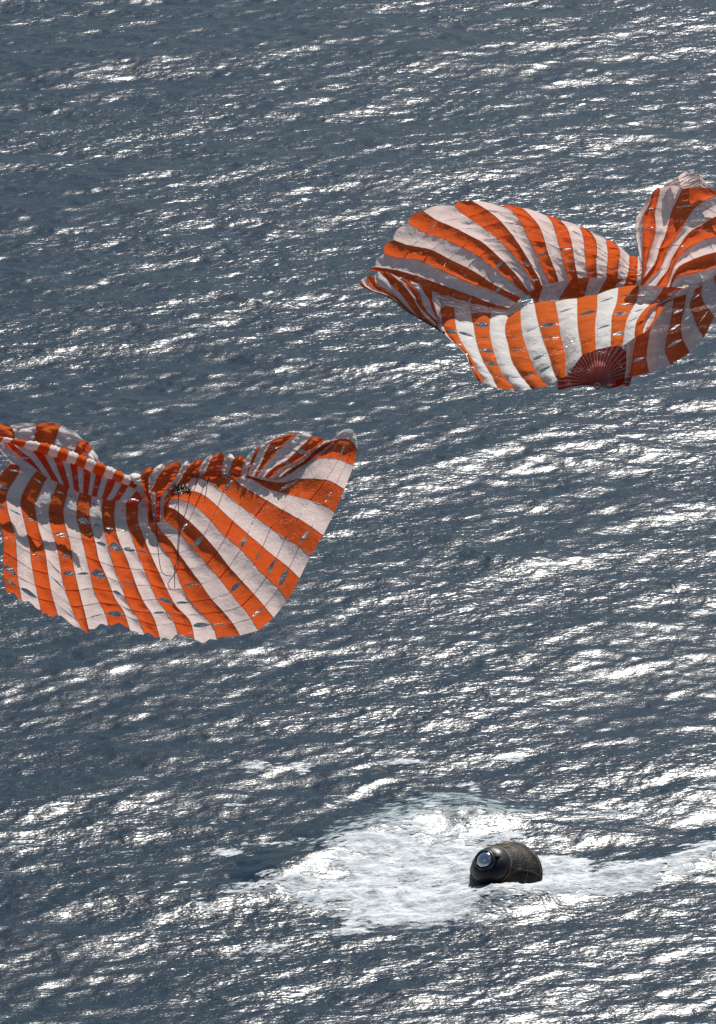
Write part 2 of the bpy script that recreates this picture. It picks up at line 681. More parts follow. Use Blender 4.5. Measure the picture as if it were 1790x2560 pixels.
curtain = [
    [(25, 1158), (0, 1188), (-25, 1225), (-30, 1260), (-12, 1295), (2, 1315), (8, 1347), (8, 1378), (8, 1425), (14, 1479)],
    [(62, 1165), (53, 1175), (20, 1225), (16, 1241), (17, 1266), (25, 1297), (31, 1316), (38, 1342), (41, 1378), (43, 1409), (44, 1443), (55, 1502)],
    [(92, 1177), (79, 1193), (62, 1224), (53, 1242), (51, 1258), (55, 1281), (61, 1305), (72, 1351), (76, 1378), (79, 1409), (86, 1448), (93, 1479), (103, 1530)],
    [(117, 1194), (109, 1208), (100, 1230), (89, 1252), (87, 1266), (92, 1297), (97, 1323), (107, 1355), (114, 1387), (120, 1432), (129, 1484), (144, 1535)],
    [(145, 1207), (139, 1221), (129, 1246), (122, 1270), (123, 1297), (129, 1323), (140, 1359), (148, 1397), (156, 1448), (167, 1487), (187, 1538), (210, 1579)],
    [(172, 1219), (167, 1235), (160, 1266), (157, 1281), (164, 1317), (170, 1336), (178, 1375), (185, 1421), (196, 1471), (209, 1521), (223, 1580)],
    [(200, 1232), (195, 1249), (191, 1280), (193, 1305), (199, 1320), (209, 1365), (218, 1401), (227, 1440), (238, 1484), (264, 1537), (270, 1564)],
    [(228, 1239), (226, 1259), (224, 1295), (230, 1326), (239, 1359), (247, 1400), (262, 1432), (277, 1470), (288, 1498), (310, 1530), (323, 1569)],
    [(258, 1248), (255, 1268), (256, 1299), (262, 1334), (272, 1369), (288, 1425), (305, 1464), (312, 1492), (324, 1516), (346, 1545), (361, 1582)],
    [(288, 1253), (286, 1270), (286, 1302), (293, 1341), (306, 1373), (312, 1385), (327, 1425), (342, 1466), (359, 1505), (374, 1526), (387, 1552), (400, 1597)],
    [(316, 1259), (315, 1276), (318, 1310), (331, 1346), (342, 1380), (355, 1410), (368, 1441), (381, 1470), (394, 1499), (420, 1535), (435, 1556), (445, 1587)],
    [(345, 1264), (344, 1284), (345, 1306), (356, 1334), (368, 1365), (383, 1400), (396, 1428), (409, 1456), (424, 1488), (439, 1514), (460, 1535), (477, 1556), (486, 1599)],
    [(370, 1270), (370, 1295), (374, 1318), (390, 1341), (402, 1365), (421, 1389), (441, 1430), (450, 1457), (465, 1488), (489, 1519), (520, 1550), (536, 1571), (541, 1593)],
]
wing = [
    [(370, 1270), (370, 1295), (374, 1318), (390, 1341), (402, 1365), (421, 1389), (441, 1430), (450, 1457), (465, 1488), (489, 1519), (520, 1550), (536, 1571), (541, 1593)],
    [(385, 1273), (389, 1299), (399, 1323), (426, 1352), (443, 1377), (475, 1423), (497, 1452), (526, 1495), (545, 1515), (571, 1544), (590, 1571), (600, 1589)],
    [(391, 1284), (412, 1300), (445, 1326), (461, 1347), (480, 1369), (510, 1402), (549, 1447), (582, 1491), (614, 1528), (635, 1558), (646, 1576)],
    [(404, 1264), (433, 1271), (458, 1290), (493, 1322), (526, 1358), (540, 1374), (573, 1417), (610, 1458), (647, 1499), (684, 1544)],
    [(410, 1248), (445, 1248), (477, 1259), (501, 1276), (526, 1300), (560, 1337), (607, 1379), (651, 1429), (697, 1472), (719, 1501)],
    [(424, 1236), (452, 1229), (484, 1227), (513, 1240), (539, 1261), (574, 1295), (607, 1324), (641, 1353), (682, 1388), (717, 1415), (749, 1446)],
    [(440, 1212), (462, 1197), (493, 1195), (526, 1207), (558, 1230), (595, 1259), (639, 1293), (692, 1331), (738, 1361), (777, 1388)],
    [(462, 1195), (482, 1187), (510, 1180), (558, 1185), (582, 1196), (615, 1222), (647, 1239), (693, 1267), (731, 1288), (768, 1310), (808, 1338)],
    [(500, 1178), (530, 1174), (566, 1173), (607, 1185), (639, 1203), (665, 1219), (705, 1232), (750, 1243), (787, 1254), (815, 1266), (836, 1281)],
    [(600, 1182), (645, 1203), (693, 1207), (716, 1206), (742, 1198), (787, 1197), (824, 1202), (861, 1223)],
    [(690, 1201), (712, 1194), (731, 1184), (745, 1170), (774, 1152), (815, 1145), (852, 1150), (884, 1165)],
    [(735, 1172), (752, 1155), (768, 1142), (787, 1125), (815, 1109), (845, 1099), (868, 1098), (884, 1108), (893, 1124)],
    [(760, 1150), (790, 1118), (818, 1104), (838, 1097), (846, 1084), (862, 1073), (880, 1074), (890, 1089), (894, 1118)],
]


def curtain_depth(x, y, v, s):
    # fold line on top leans away, the curtain below hangs and swells
    bend = np.interp(x, [-40, 50, 160, 260, 345, 400], [1240, 1250, 1278, 1300, 1312, 1330])
    d = 0.45 * max(0.0, (bend - y) / 44.0)
    d += 4.5 * max(0.0, (y - bend) / 300.0) - 0.0 * float(np.interp(x, [220, 380], [1, 0]))
    d += np.interp(x, [-60, 60, 200, 400, 540], [1.2, 0.2, 0.0, 0.9, 0.6])
    d += 0.22 * math.sin(x * 0.045 + y * 0.010) * (1 if y > bend else 0.4)
    return d


def wing_depth(x, y, v, s):
    c = curtain_depth(x, y, v, s)
    # the ridge turns away; below it the sheet slants back so that the sun strikes its far side
    ridge = np.interp(x, [380, 440, 500, 570, 640, 700, 760, 830, 890], [1262, 1205, 1180, 1172, 1202, 1204, 1150, 1106, 1092])
    e = max(0.0, y - ridge)
    d = 0.6 + 4.2 * e / 400.0 + 0.35 * math.exp(-e / 12.0)
    d += np.interp(x, [380, 470, 700, 900], [1.0, 0.3, 0.0, 0.6])
    d += 0.16 * math.sin(x * 0.03 - y * 0.035)
    if s < 3:
        k = s / 3.0
        return c * (1 - k) + d * k
    return d


RINGS = [0.0, 0.085, 0.2, 0.33, 0.46, 0.58, 0.70, 0.81, 0.91, 1.0]
patch(left, curtain, [O, W], curtain_depth, DL, [0.0, 0.055, 0.2, 0.34, 0.48, 0.60, 0.71, 0.82, 0.91, 1.0], slot=0.062, slot_p=0.5, first=0.022, hem=0.022, billow=0.11, puff=0.06,
      wr=0.11, seed=1, scallop=0.0)
patch(left, wing, [O, W], wing_depth, DL, RINGS, slot=0.036, slot_p=0.5, billow=0.06, puff=0.03, wr=0.06, seed=2)

# crown gores: a red and white fan behind the top of the curtain
fan = [
    [(-30, 1104), (-10, 1118), (20, 1150), (45, 1185)],
    [(8, 1105), (50, 1143), (65, 1153), (95, 1176), (118, 1205)],
    [(28, 1107), (66, 1139), (78, 1148), (103, 1180), (122, 1212)],
    [(72, 1112), (90, 1138), (109, 1165), (122, 1186), (140, 1220)],
    [(104, 1125), (121, 1158), (136, 1185), (146, 1204), (158, 1232)],
    [(130, 1133), (142, 1165), (150, 1188), (159, 1210), (168, 1238)],
    [(153, 1143), (164, 1180), (173, 1214), (180, 1244)],
    [(174, 1152), (179, 1180), (185, 1221), (189, 1250)],
    [(192, 1160), (195, 1196), (198, 1225), (200, 1256)],
    [(209, 1168), (209, 1196), (208, 1230), (207, 1260)],
    [(227, 1176), (224, 1205), (220, 1235), (216, 1263)],
    [(241, 1180), (235, 1211), (230, 1238), (224, 1266)],
    [(256, 1185), (250, 1210), (242, 1239), (235, 1268)],
    [(272, 1192), (262, 1222), (255, 1246), (247, 1272)],
    [(291, 1195), (280, 1225), (266, 1247), (256, 1274)],
    [(311, 1200), (295, 1228), (281, 1251), (268, 1277)],
    [(328, 1204), (310, 1232), (295, 1254), (280, 1280)],
    [(345, 1222), (332, 1238), (316, 1257), (300, 1282)],
    [(366, 1232), (360, 1240), (345, 1262), (330, 1284)],
    [(374, 1250), (374, 1260), (366, 1275), (350, 1288)],
]
def fan_depth(x, y, v, s):
    return 1.15 + float(np.interp(x, [-40, 60, 300, 380], [0.8, 0.1, 0.1, 0.5])) - 0.3 * v + 0.05 * math.sin(x * 0.03)
patch(left, fan, [W, RD], fan_depth, DL, [0.0, 0.42, 0.80, 1.0], slot=0.07, slot_p=0.55, billow=0.06, puff=0.03, wr=0.03, seed=3, nu=5, tape=0.010)

# rolled edge above the fan
axis_pts = catmull([(-60, 1090), (0, 1097), (30, 1103), (60, 1110), (110, 1121), (160, 1137), (210, 1156), (250, 1172), (290, 1188), (325, 1204), (350, 1217), (362, 1226)], 240)
bounds = [-60, -25, 5, 28, 62, 96, 122, 146, 168, 192, 214, 236, 262, 285, 307, 327, 342, 362]
def roll(chute, ax, bounds, d, D, rad, lean, mats, seed):
    rnd = random.Random(seed)
    for a, b, mi in zip(bounds[:-1], bounds[1:], range(99)):
        V, Fc = [], []
        nx, ns = 8, 10
        for jx in range(nx + 1):
            tx = jx / nx
            for k in range(ns + 1):
                w = 2 * math.pi * k / ns
                x = a + (b - a) * tx + lean * math.cos(w)
                i = int(np.clip(np.searchsorted(ax[:, 0], x), 1, len(ax) - 1))
                rr = rad(x) * (1 + 0.16 * math.sin(math.pi * tx) + 0.10 * math.sin(tx * 15 + mi) + 0.05 * math.sin(3 * w + mi))
                V.append(at(x, ax[i, 1] - rr * math.cos(w), D + d + math.sin(w) * rr / 44.0))
        for jx in range(nx):
            for k in range(ns):
                q = jx * (ns + 1) + k
                Fc.append((q, q + 1, q + ns + 2, q + ns + 1))
        ln = [V[k] for k in range(ns + 1)]
        tv, tf = tube(ln, 0.012, 4)
        g = mesh_obj('gore', tv, tf, M_TAPE, chute['e'], chute['o'])
        mesh_obj('sail_panel', V, Fc, mats[mi % 2], g, chute['o'])
roll(left, axis_pts, bounds, 1.2, DL, lambda x: float(np.interp(x, [-60, 30, 60, 120, 280, 340, 362], [4, 6, 9, 14, 14, 10, 6])), 5.0, [W, O], 4)

# far lobe behind the rolled edge
lobe = [
    [(-60, 1075), (-50, 1090), (-45, 1125)],
    [(-28, 1064), (-24, 1085), (-20, 1125)],
    [(25, 1064), (36, 1085), (36, 1130)],
    [(90, 1061), (88, 1088), (74, 1145)],
    [(151, 1064), (141, 1090), (118, 1160)],
    [(206, 1098), (192, 1115), (172, 1165)],
    [(230, 1123), (214, 1134), (198, 1175)],
    [(250, 1158), (238, 1164), (222, 1185)],
]
patch(left, lobe, [W, O], lambda x, y, v, s: 3.1 - 0.2 * math.sin(math.pi * min(1, v * 0.9)) + 0.2 * (1 - v), DL, [0.0, 0.45, 1.0], slot=0.0, billow=0.22, puff=0.12, wr=0.18,
      wfreq=(0.03, 0.02), scallop=0.07, seed=5, nu=8)

# crumpled far skirt between the wings
crumple = [
    [(318, 1196), (335, 1215), (350, 1240)],
    [(352, 1187), (356, 1205), (366, 1240)],
    [(386, 1170), (372, 1195), (372, 1235)],
    [(412, 1168), (396, 1192), (376, 1228)],
    [(454, 1162), (440, 1190), (408, 1235)],
    [(474, 1162), (462, 1180), (442, 1215)],
    [(508, 1153), (496, 1175), (480, 1205)],
    [(532, 1141), (520, 1165), (510, 1200)],
    [(562, 1140), (556, 1162), (550, 1195)],
    [(586, 1145), (578, 1165), (572, 1195)],
    [(612, 1150), (604, 1172), (600, 1200)],
    [(636, 1128), (626, 1155), (614, 1200)],
]
patch(left, crumple, [W, O], lambda x, y, v, s: 1.25 - 0.1 * math.sin(math.pi * v) + 0.08 * math.sin(x * 0.08), DL, [0.0, 0.5, 1.0], slot=0.06, slot_p=0.3, billow=0.2, puff=0.14, wr=0.2,
      wfreq=(0.04, 0.03), scallop=0.16, seed=6, nu=8)
back_lobe = [
    [(640, 1126), (628, 1150), (612, 1185), (606, 1205)],
    [(652, 1112), (636, 1148), (622, 1180), (616, 1205)],
    [(680, 1101), (664, 1131), (654, 1156), (630, 1200)],
    [(744, 1082), (712, 1109), (684, 1138), (650, 1178), (634, 1206)],
    [(783, 1092), (753, 1116), (720, 1148), (680, 1172), (648, 1208)],
    [(811, 1103), (770, 1131), (742, 1153), (700, 1172), (664, 1210)],
    [(822, 1104), (790, 1126), (760, 1152), (712, 1182), (690, 1212)],
    [(826, 1108), (796, 1132), (764, 1158), (722, 1188), (700, 1214)],
    [(832, 1112), (800, 1140), (770, 1165), (735, 1192), (716, 1214)],
]
patch(left, back_lobe, [O, W], lambda x, y, v, s: 1.35 + 0.15 * v - 0.15 * math.sin(math.pi * v) - 0.02 * s, DL, [0.0, 0.3, 0.55, 0.8, 1.0], slot=0.07, slot_p=0.5, billow=0.16, puff=0.08,
      wr=0.14, wfreq=(0.03, 0.06), scallop=0.04, seed=7, nu=8)

gather = [
    [(338, 1205), (345, 1235), (350, 1262), (352, 1292)],
    [(356, 1214), (362, 1240), (366, 1265), (368, 1300)],
    [(374, 1222), (378, 1243), (380, 1268), (382, 1306)],
    [(392, 1224), (390, 1246), (390, 1268), (392, 1306)],
    [(410, 1222), (402, 1244), (400, 1268), (400, 1304)],
    [(428, 1214), (416, 1240), (410, 1262), (410, 1298)],
    [(452, 1192), (438, 1225), (425, 1252), (420, 1285)],
]
patch(left, gather, [W, O, W, RD, W, O], lambda x, y, v, s: 1.5 + 0.2 * math.sin(s * 2.3) - 0.2 * v, DL, [0.0, 0.5, 1.0], slot=0.05, slot_p=0.4, billow=0.16, puff=0.1,
      wr=0.22, wfreq=(0.05, 0.06), scallop=0.05, seed=8, nu=6)

# slack suspension lines lying over the canopy, and their sooty bundle
def line(chute, pts, d, D, r=0.02, name='suspension_line'):
    c = catmull([(p[0], p[1]) for p in pts], 30)
    tv, tf = tube([at(x, y, D + d(x, y) if callable(d) else D + d) for x, y in c], r, 5)
    return mesh_obj(name, tv, tf, M_LINE, chute['e'], chute['o'])
for pts in ([(384, 1262), (389, 1300), (393, 1350), (398, 1400), (404, 1428), (414, 1438), (428, 1440)],
            [(446, 1222), (446, 1270), (448, 1310), (444, 1370), (446, 1410), (440, 1430), (424, 1452), (419, 1462), (428, 1474)],
            [(476, 1222), (470, 1260), (458, 1300), (450, 1330), (445, 1390), (437, 1425), (437, 1470)],
            [(520, 1196), (516, 1225), (512, 1250)],
            [(565, 1176), (560, 1200)],
            [(498, 1178), (492, 1200), (486, 1225)]):
    line(left, pts, lambda x, y: -1.1, DL)
def tuft():
    rnd = random.Random(5)
    V, Fc = [], []
    for k in range(110):
        x0, y0 = rnd.uniform(428, 478), rnd.gauss(1216, 5)
        y0 += -8 * math.sin((x0 - 425) / 55 * math.pi) + 6
        p = [(x0 + rnd.uniform(-9, 9) * t, y0 + rnd.uniform(-2, 16) * t) for t in (0, .4, .8, 1.2)]
        tv, tf = tube([at(x, y, DL - 0.35 + rnd.uniform(-.12, .12)) for x, y in p], 0.012, 3)
        n = len(V)
        V += tv
        Fc += [tuple(i + n for i in f) for f in tf]
    mesh_obj('cord_bundle', V, Fc, M_SOOT, eL, left['o'])
tuft()

# ---- the right canopy ----
DR = t_for_z(1300, 975, 33.0)
eR = empty('parachute', at(1350, 972, DR))
right = {'e': eR, 'o': np.array(eR.location)}
tag(eR, 'collapsed orange and white striped parachute open like a bowl with shaded crown below', 'parachute',
    'parachutes collapsing over the sea')

back = [
    [(930, 676), (960, 684), (1002, 693), (1028, 703), (1077, 730), (1109, 743), (1152, 758), (1210, 773), (1280, 786)],
    [(942, 668), (970, 672), (1002, 678), (1058, 695), (1114, 716), (1187, 742), (1225, 757), (1281, 772)],
    [(961, 635), (991, 644), (1020, 646), (1049, 650), (1077, 663), (1114, 680), (1187, 712), (1243, 732), (1292, 757)],
    [(983, 600), (1021, 613), (1077, 624), (1114, 643), (1187, 680), (1243, 716), (1302, 744)],
    [(1021, 559), (1064, 583), (1105, 596), (1150, 616), (1187, 635), (1219, 658), (1262, 691), (1300, 723), (1320, 738)],
    [(1058, 528), (1092, 551), (1133, 568), (1187, 596), (1206, 605), (1243, 639), (1281, 676), (1313, 717), (1325, 734)],
    [(1137, 515), (1150, 529), (1187, 555), (1230, 585), (1266, 618), (1300, 659), (1328, 701), (1344, 749)],
    [(1180, 502), (1215, 523), (1247, 549), (1281, 588), (1309, 630), (1331, 667), (1352, 708), (1364, 748)],
    [(1253, 514), (1281, 527), (1307, 564), (1324, 601), (1343, 639), (1357, 673), (1374, 708), (1388, 750)],
    [(1305, 520), (1331, 544), (1350, 570), (1361, 601), (1371, 635), (1384, 667), (1397, 704), (1408, 745)],
    [(1367, 540), (1380, 555), (1391, 588), (1402, 630), (1412, 667), (1421, 699), (1430, 740)],
    [(1400, 551), (1417, 569), (1428, 602), (1433, 633), (1439, 669), (1445, 698), (1450, 735)],
    [(1450, 568), (1459, 595), (1462, 633), (1466, 665), (1469, 696), (1472, 730)],
    [(1474, 577), (1489, 599), (1492, 626), (1490, 657), (1493, 696), (1494, 728)],
    [(1516, 600), (1520, 633), (1518, 672), (1517, 702), (1514, 726)],
    [(1538, 608), (1549, 627), (1546, 665), (1541, 704), (1536, 724)],
    [(1574, 640), (1573, 672), (1565, 702), (1558, 722)],
    [(1594, 645), (1593, 672), (1590, 702), (1584, 722)],
    [(1600, 640), (1605, 670), (1604, 698), (1600, 720)],
]
def back_depth(x, y, v, s):
    d = np.interp(x, [920, 1020, 1150, 1350, 1550, 1620], [-0.4, 1.2, 2.6, 4.2, 4.4, 3.8])
    return d + 0.7 * math.sin(math.pi * min(1, v)) * min(1, s / 5 + 0.25) - (1 - v) * float(np.interp(s, [2, 6, 12, 18], [0.0, 1.3, 1.7, 1.0]))
patch(right, back, [O, W], back_depth, DR, [0.0, 0.14, 0.28, 0.42, 0.56, 0.70, 0.84, 1.0], slot=0.03, slot_p=0.45, billow=0.11, puff=0.05, wr=0.12,
      wfreq=(0.02, 0.09), scallop=0.03, seed=11)

rlobe = [
    [(1590, 547), (1588, 574), (1593, 609), (1598, 636), (1605, 659), (1605, 683), (1602, 712)],
    [(1630, 484), (1624, 510), (1610, 528), (1609, 558), (1609, 612), (1609, 651), (1607, 675), (1605, 712)],
    [(1650, 471), (1644, 503), (1637, 530), (1639, 563), (1635, 594), (1624, 628), (1618, 653), (1610, 687), (1607, 714)],
    [(1706, 472), (1699, 488), (1680, 527), (1672, 558), (1663, 589), (1649, 620), (1641, 651), (1627, 673), (1608, 698), (1600, 716)],
    [(1800, 480), (1789, 488), (1758, 503), (1735, 522), (1711, 558), (1696, 586), (1672, 617), (1658, 651), (1649, 672), (1624, 697), (1605, 720)],
    [(1860, 512), (1789, 541), (1758, 560), (1727, 578), (1708, 600), (1691, 628), (1679, 648), (1672, 672), (1650, 700), (1635, 722)],
    [(1880, 575), (1789, 592), (1758, 600), (1732, 612), (1705, 634), (1688, 655), (1680, 675), (1672, 700), (1660, 724)],
    [(1890, 610), (1789, 631), (1750, 642), (1711, 658), (1693, 672), (1680, 697), (1672, 726)],
    [(1890, 645), (1789, 667), (1766, 675), (1727, 683), (1700, 688), (1682, 702), (1676, 728)],
    [(1890, 665), (1789, 690), (1761, 709), (1725, 719), (1695, 722), (1684, 730), (1680, 738)],
]
def rlobe_depth(x, y, v, s):
    return 0.6 + 3.0 * v - 0.5 * math.sin(math.pi * v) + 0.3 * math.sin(s * 1.1) - 0.10 * max(0, s - 4)
patch(right, rlobe, [W, O], rlobe_depth, DR, [0.0, 0.2, 0.4, 0.6, 0.8, 1.0], slot=0.03, slot_p=0.35, billow=0.22, puff=0.08, wr=0.12, wfreq=(0.02, 0.05), scallop=0.03, seed=12)
flap = [
    [(1660, 462), (1662, 475), (1668, 500)],
    [(1694, 443), (1700, 462), (1704, 490)],
    [(1737, 423), (1748, 440), (1750, 470)],
    [(1768, 460), (1790, 482), (1815, 505)],
]
patch(right, flap, [W, W, W, W], lambda x, y, v, s: 1.0 + 0.5 * v, DR, [0.0, 0.5, 1.0], billow=0.25, puff=0.1, wr=0.2, scallop=0.10, seed=13)

# crown panels seen on the inside of the bowl
wedge = [
    [(1318, 732), (1330, 745), (1340, 765)],
    [(1360, 712), (1350, 735), (1343, 768)],
    [(1430, 696), (1405, 735), (1388, 765)],
    [(1474, 694), (1466, 722), (1458, 755)],
    [(1518, 694), (1502, 722), (1490, 748)],
    [(1560, 698), (1535, 715), (1515, 745)],
]
patch(right, wedge, [O, W], lambda x, y, v, s: 3.3 - 0.6 * v, DR, [0.0, 1.0], billow=0.05, puff=0.0, wr=0.16, wfreq=(0.12, 0.01), seed=14, nu=12)

front = [
    [(1086, 776), (1092, 812), (1106, 834), (1130, 856), (1158, 882), (1172, 912), (1184, 938), (1196, 954)],
    [(1100, 767), (1106, 809), (1120, 840), (1150, 870), (1168, 890), (1176, 918), (1187, 940), (1197, 953)],
    [(1135, 769), (1140, 818), (1149, 846), (1163, 870), (1181, 898), (1195, 928), (1205, 945), (1212, 958)],
    [(1178, 784), (1185, 823), (1190, 851), (1200, 885), (1215, 917), (1230, 941), (1244, 971)],
    [(1227, 783), (1224, 827), (1230, 861), (1239, 894), (1252, 926), (1271, 954), (1290, 975)],
    [(1274, 790), (1265, 805), (1263, 833), (1271, 865), (1278, 898), (1293, 926), (1314, 954), (1330, 973)],
    [(1301, 772), (1304, 823), (1312, 857), (1327, 898), (1342, 930), (1355, 950), (1371, 964)],
    [(1336, 758), (1341, 790), (1352, 832), (1365, 871), (1376, 901), (1382, 924), (1394, 950)],
    [(1388, 755), (1395, 789), (1401, 832), (1409, 868), (1415, 898), (1413, 924), (1416, 940)],
    [(1443, 746), (1443, 793), (1446, 832), (1452, 864), (1455, 888)],
    [(1493, 737), (1493, 770), (1488, 809), (1488, 840), (1490, 874)],
    [(1546, 719), (1541, 758), (1530, 789), (1528, 825), (1526, 866)],
    [(1598, 714), (1593, 746), (1579, 775), (1570, 792), (1563, 817), (1557, 864)],
    [(1659, 718), (1650, 735), (1632, 755), (1610, 776), (1592, 802), (1587, 826), (1586, 845)],
    [(1708, 721), (1696, 733), (1679, 741), (1660, 749), (1640, 762), (1622, 776), (1612, 798), (1610, 816), (1606, 833)],
]
def front_depth(x, y, v, s):
    d = 0.9 - 6.0 * v - 0.6 * math.sin(math.pi * v)
    d += np.interp(x, [1080, 1140, 1250, 1500, 1620, 1720], [0.5, 0.0, 0.0, 0.3, 0.9, 1.4])
    return d
patch(right, front, [W, O], front_depth, DR, [0.0, 0.15, 0.30, 0.47, 0.64, 0.81, 1.0], slot=0.06, slot_p=0.6, billow=0.16, puff=0.08, wr=0.08, wfreq=(0.02, 0.04), scallop=0.015, seed=15)
tail = [
    [(1676, 742), (1655, 752), (1640, 762), (1622, 776), (1612, 798), (1606, 833)],
    [(1678, 748), (1658, 757), (1642, 768), (1638, 786), (1630, 806), (1611, 832)],
    [(1680, 752), (1664, 758), (1656, 776), (1646, 790), (1637, 803), (1630, 815)],
]
patch(right, tail, [W, O], lambda x, y, v, s: 0.0 - 3.6 * v, DR, [0.0, 0.35, 0.65, 1.0], slot=0.05, slot_p=0.8, billow=0.12, puff=0.05, wr=0.06, seed=16)
band = [
    [(1650, 750), (1640, 744), (1648, 739)],
    [(1690, 757), (1688, 745), (1700, 724)],
    [(1722, 744), (1720, 735), (1722, 716)],
    [(1748, 722), (1750, 716), (1752, 706)],
    [(1790, 694), (1790, 690), (1790, 684)],
    [(1840, 672), (1840, 668), (1840, 660)],
]
patch(right, band, [W], lambda x, y, v, s: 0.2 + 0.9 * v + 0.004 * (x - 1650), DR, [0.0, 1.0], billow=0.08, puff=0.1, wr=0.1, seed=17)

narrow = [
    [(899, 712), (919, 724), (947, 734), (967, 741), (995, 760), (1014, 777), (1039, 791), (1067, 809), (1087, 820), (1106, 833), (1128, 850)],
    [(902, 700), (910, 713), (930, 726), (965, 737), (993, 754), (1012, 772), (1036, 789), (1066, 806), (1085, 817), (1108, 832), (1130, 850)],
    [(917, 690), (922, 709), (938, 723), (967, 732), (992, 750), (1012, 771), (1035, 787), (1062, 802), (1084, 815), (1110, 832), (1132, 850)],
    [(935, 691), (938, 707), (955, 718), (977, 731), (998, 750), (1018, 770), (1037, 786), (1060, 800), (1086, 815), (1112, 832), (1134, 850)],
    [(949, 677), (967, 698), (989, 721), (1009, 744), (1025, 765), (1039, 784), (1056, 797), (1086, 813), (1112, 831), (1136, 850)],
    [(970, 680), (994, 698), (1009, 715), (1030, 741), (1045, 769), (1064, 794), (1090, 812), (1114, 830), (1138, 850)],
    [(1000, 696), (1020, 715), (1036, 740), (1051, 769), (1070, 787), (1092, 810), (1114, 829), (1140, 850)],
    [(1025, 702), (1031, 715), (1047, 732), (1056, 757), (1068, 780), (1092, 804), (1114, 828), (1142, 850)],
    [(1053, 713), (1060, 730), (1073, 749), (1081, 772), (1097, 798), (1114, 825), (1144, 850)],
    [(1080, 729), (1080, 750), (1090, 780), (1102, 805), (1116, 825), (1146, 850)],
    [(1104, 764), (1100, 780), (1104, 805), (1118, 826), (1148, 851)],
]
def narrow_depth(x, y, v, s):
    return -0.9 + 1.6 * v - 0.5 * math.sin(math.pi * v) + 0.06 * s + 0.15 * math.sin(s * 1.7)
patch(right, narrow, [O, W], narrow_depth, DR, [0.0, 0.25, 0.5, 0.75, 1.0], slot=0.03, slot_p=0.3, billow=0.10, puff=0.05, wr=0.10, seed=18, nu=5)

rim = [
    [(1084, 778), (1080, 755), (1072, 722)],
    [(1100, 768), (1103, 756), (1105, 734)],
    [(1135, 770), (1136, 760), (1138, 745)],
    [(1178, 785), (1178, 774), (1178, 756)],
    [(1227, 784), (1224, 778), (1220, 766)],
    [(1274, 791), (1272, 784), (1266, 772)],
    [(1302, 775), (1304, 765), (1302, 748)],
]
patch(right, rim, [W, W, W, W, W, W], lambda x, y, v, s: (1.05 + 0.35 * (s < 1)) * (1 - v) + v * (back_depth(x, y, 0.6, 2) - 0.25), DR, [0.0, 1.0], billow=0.08, puff=0.05, wr=0.16,
      wfreq=(0.05, 0.05), seed=22)

# the crown: a fan of thin gores in painted shade, the vent at its middle
ap = (1493, 963)
cf = []
ncf = 25
for k in range(ncf + 1):
    a = R(188 - 192 * k / ncf)
    rr = np.interp(k, [0, 4, 12, 20, 25], [98, 102, 114, 104, 78])
    r0 = 4.0
    bow = 0.06 * rr * math.sin(math.pi * 0.5)
    ex, ey = ap[0] + rr * math.cos(a), ap[1] - rr * 0.94 * math.sin(a) - (14 if 0 < k < 24 else 0) * math.sin(a)
    cf.append([(ex, ey), ((ex + ap[0]) / 2, (ey + ap[1]) / 2 - 5), (ap[0] + r0 * math.cos(a), ap[1] - 3 * math.sin(a))])
def crown_depth(x, y, v, s):
    return -1.6 + 1.7 * (1 - v) + 0.9 * math.cos(math.pi * s / ncf) ** 2 * (1 - v)
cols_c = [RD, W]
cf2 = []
for k in range(ncf):                                   # shade-darkened orange gores are wide, the greyed white ones between them narrow
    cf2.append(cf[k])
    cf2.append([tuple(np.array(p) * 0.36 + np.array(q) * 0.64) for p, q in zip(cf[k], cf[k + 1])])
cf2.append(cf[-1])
patch(right, cf2, [M_ORANGE_SHADED, M_WHITE_SHADED], lambda x, y, v, s: crown_depth(x, y, v, s / 2), DR, [0.0, 0.30, 0.62, 1.0], slot=0.02, slot_p=0.4, billow=0.04, puff=0.02, wr=0.03, seed=19, nu=3, tape=0.009)
vent_v, vent_f = tube([at(ap[0] + 7 * math.cos(t), ap[1] + 2 - 6 * math.sin(t), DR - 1.68) for t in np.linspace(0, 2 * math.pi, 17)], 0.05, 5)
mesh_obj('vent_ring', vent_v, vent_f, M_TAPE, eR, right['o'])
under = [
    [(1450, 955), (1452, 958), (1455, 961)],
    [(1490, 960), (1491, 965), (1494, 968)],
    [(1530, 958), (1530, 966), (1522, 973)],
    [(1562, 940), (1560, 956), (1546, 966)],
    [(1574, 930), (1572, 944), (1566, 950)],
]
patch(right, under, [M_ORANGE_SHADED, M_WHITE_SHADED], lambda x, y, v, s: -1.3 + 1.4 * v, DR, [0.0, 1.0], billow=0.06, puff=0.0, wr=0.05, seed=20)

skirt = [
    [(1560, 790), (1562, 830), (1565, 870), (1566, 910), (1562, 944)],
    [(1595, 800), (1590, 848), (1584, 876), (1580, 905), (1574, 943)],
    [(1640, 770), (1632, 805), (1624, 833), (1619, 862), (1616, 898), (1623, 932)],
    [(1684, 745), (1680, 783), (1675, 812), (1667, 841), (1663, 876), (1669, 895), (1677, 912)],
    [(1716, 735), (1713, 752), (1708, 783), (1702, 812), (1705, 841), (1715, 865), (1724, 882)],
    [(1740, 722), (1733, 740), (1725, 763), (1736, 795), (1745, 819), (1760, 844)],
    [(1756, 712), (1752, 732), (1761, 759), (1774, 776), (1786, 792)],
    [(1785, 690), (1790, 710), (1810, 740), (1835, 762)],
    [(1830, 670), (1840, 690), (1850, 715), (1870, 730)],
]
def skirt_depth(x, y, v, s):
    return 0.3 + 0.25 * math.sin(s * 2.2) - 1.7 * v + 0.35 * math.sin(math.pi * v)
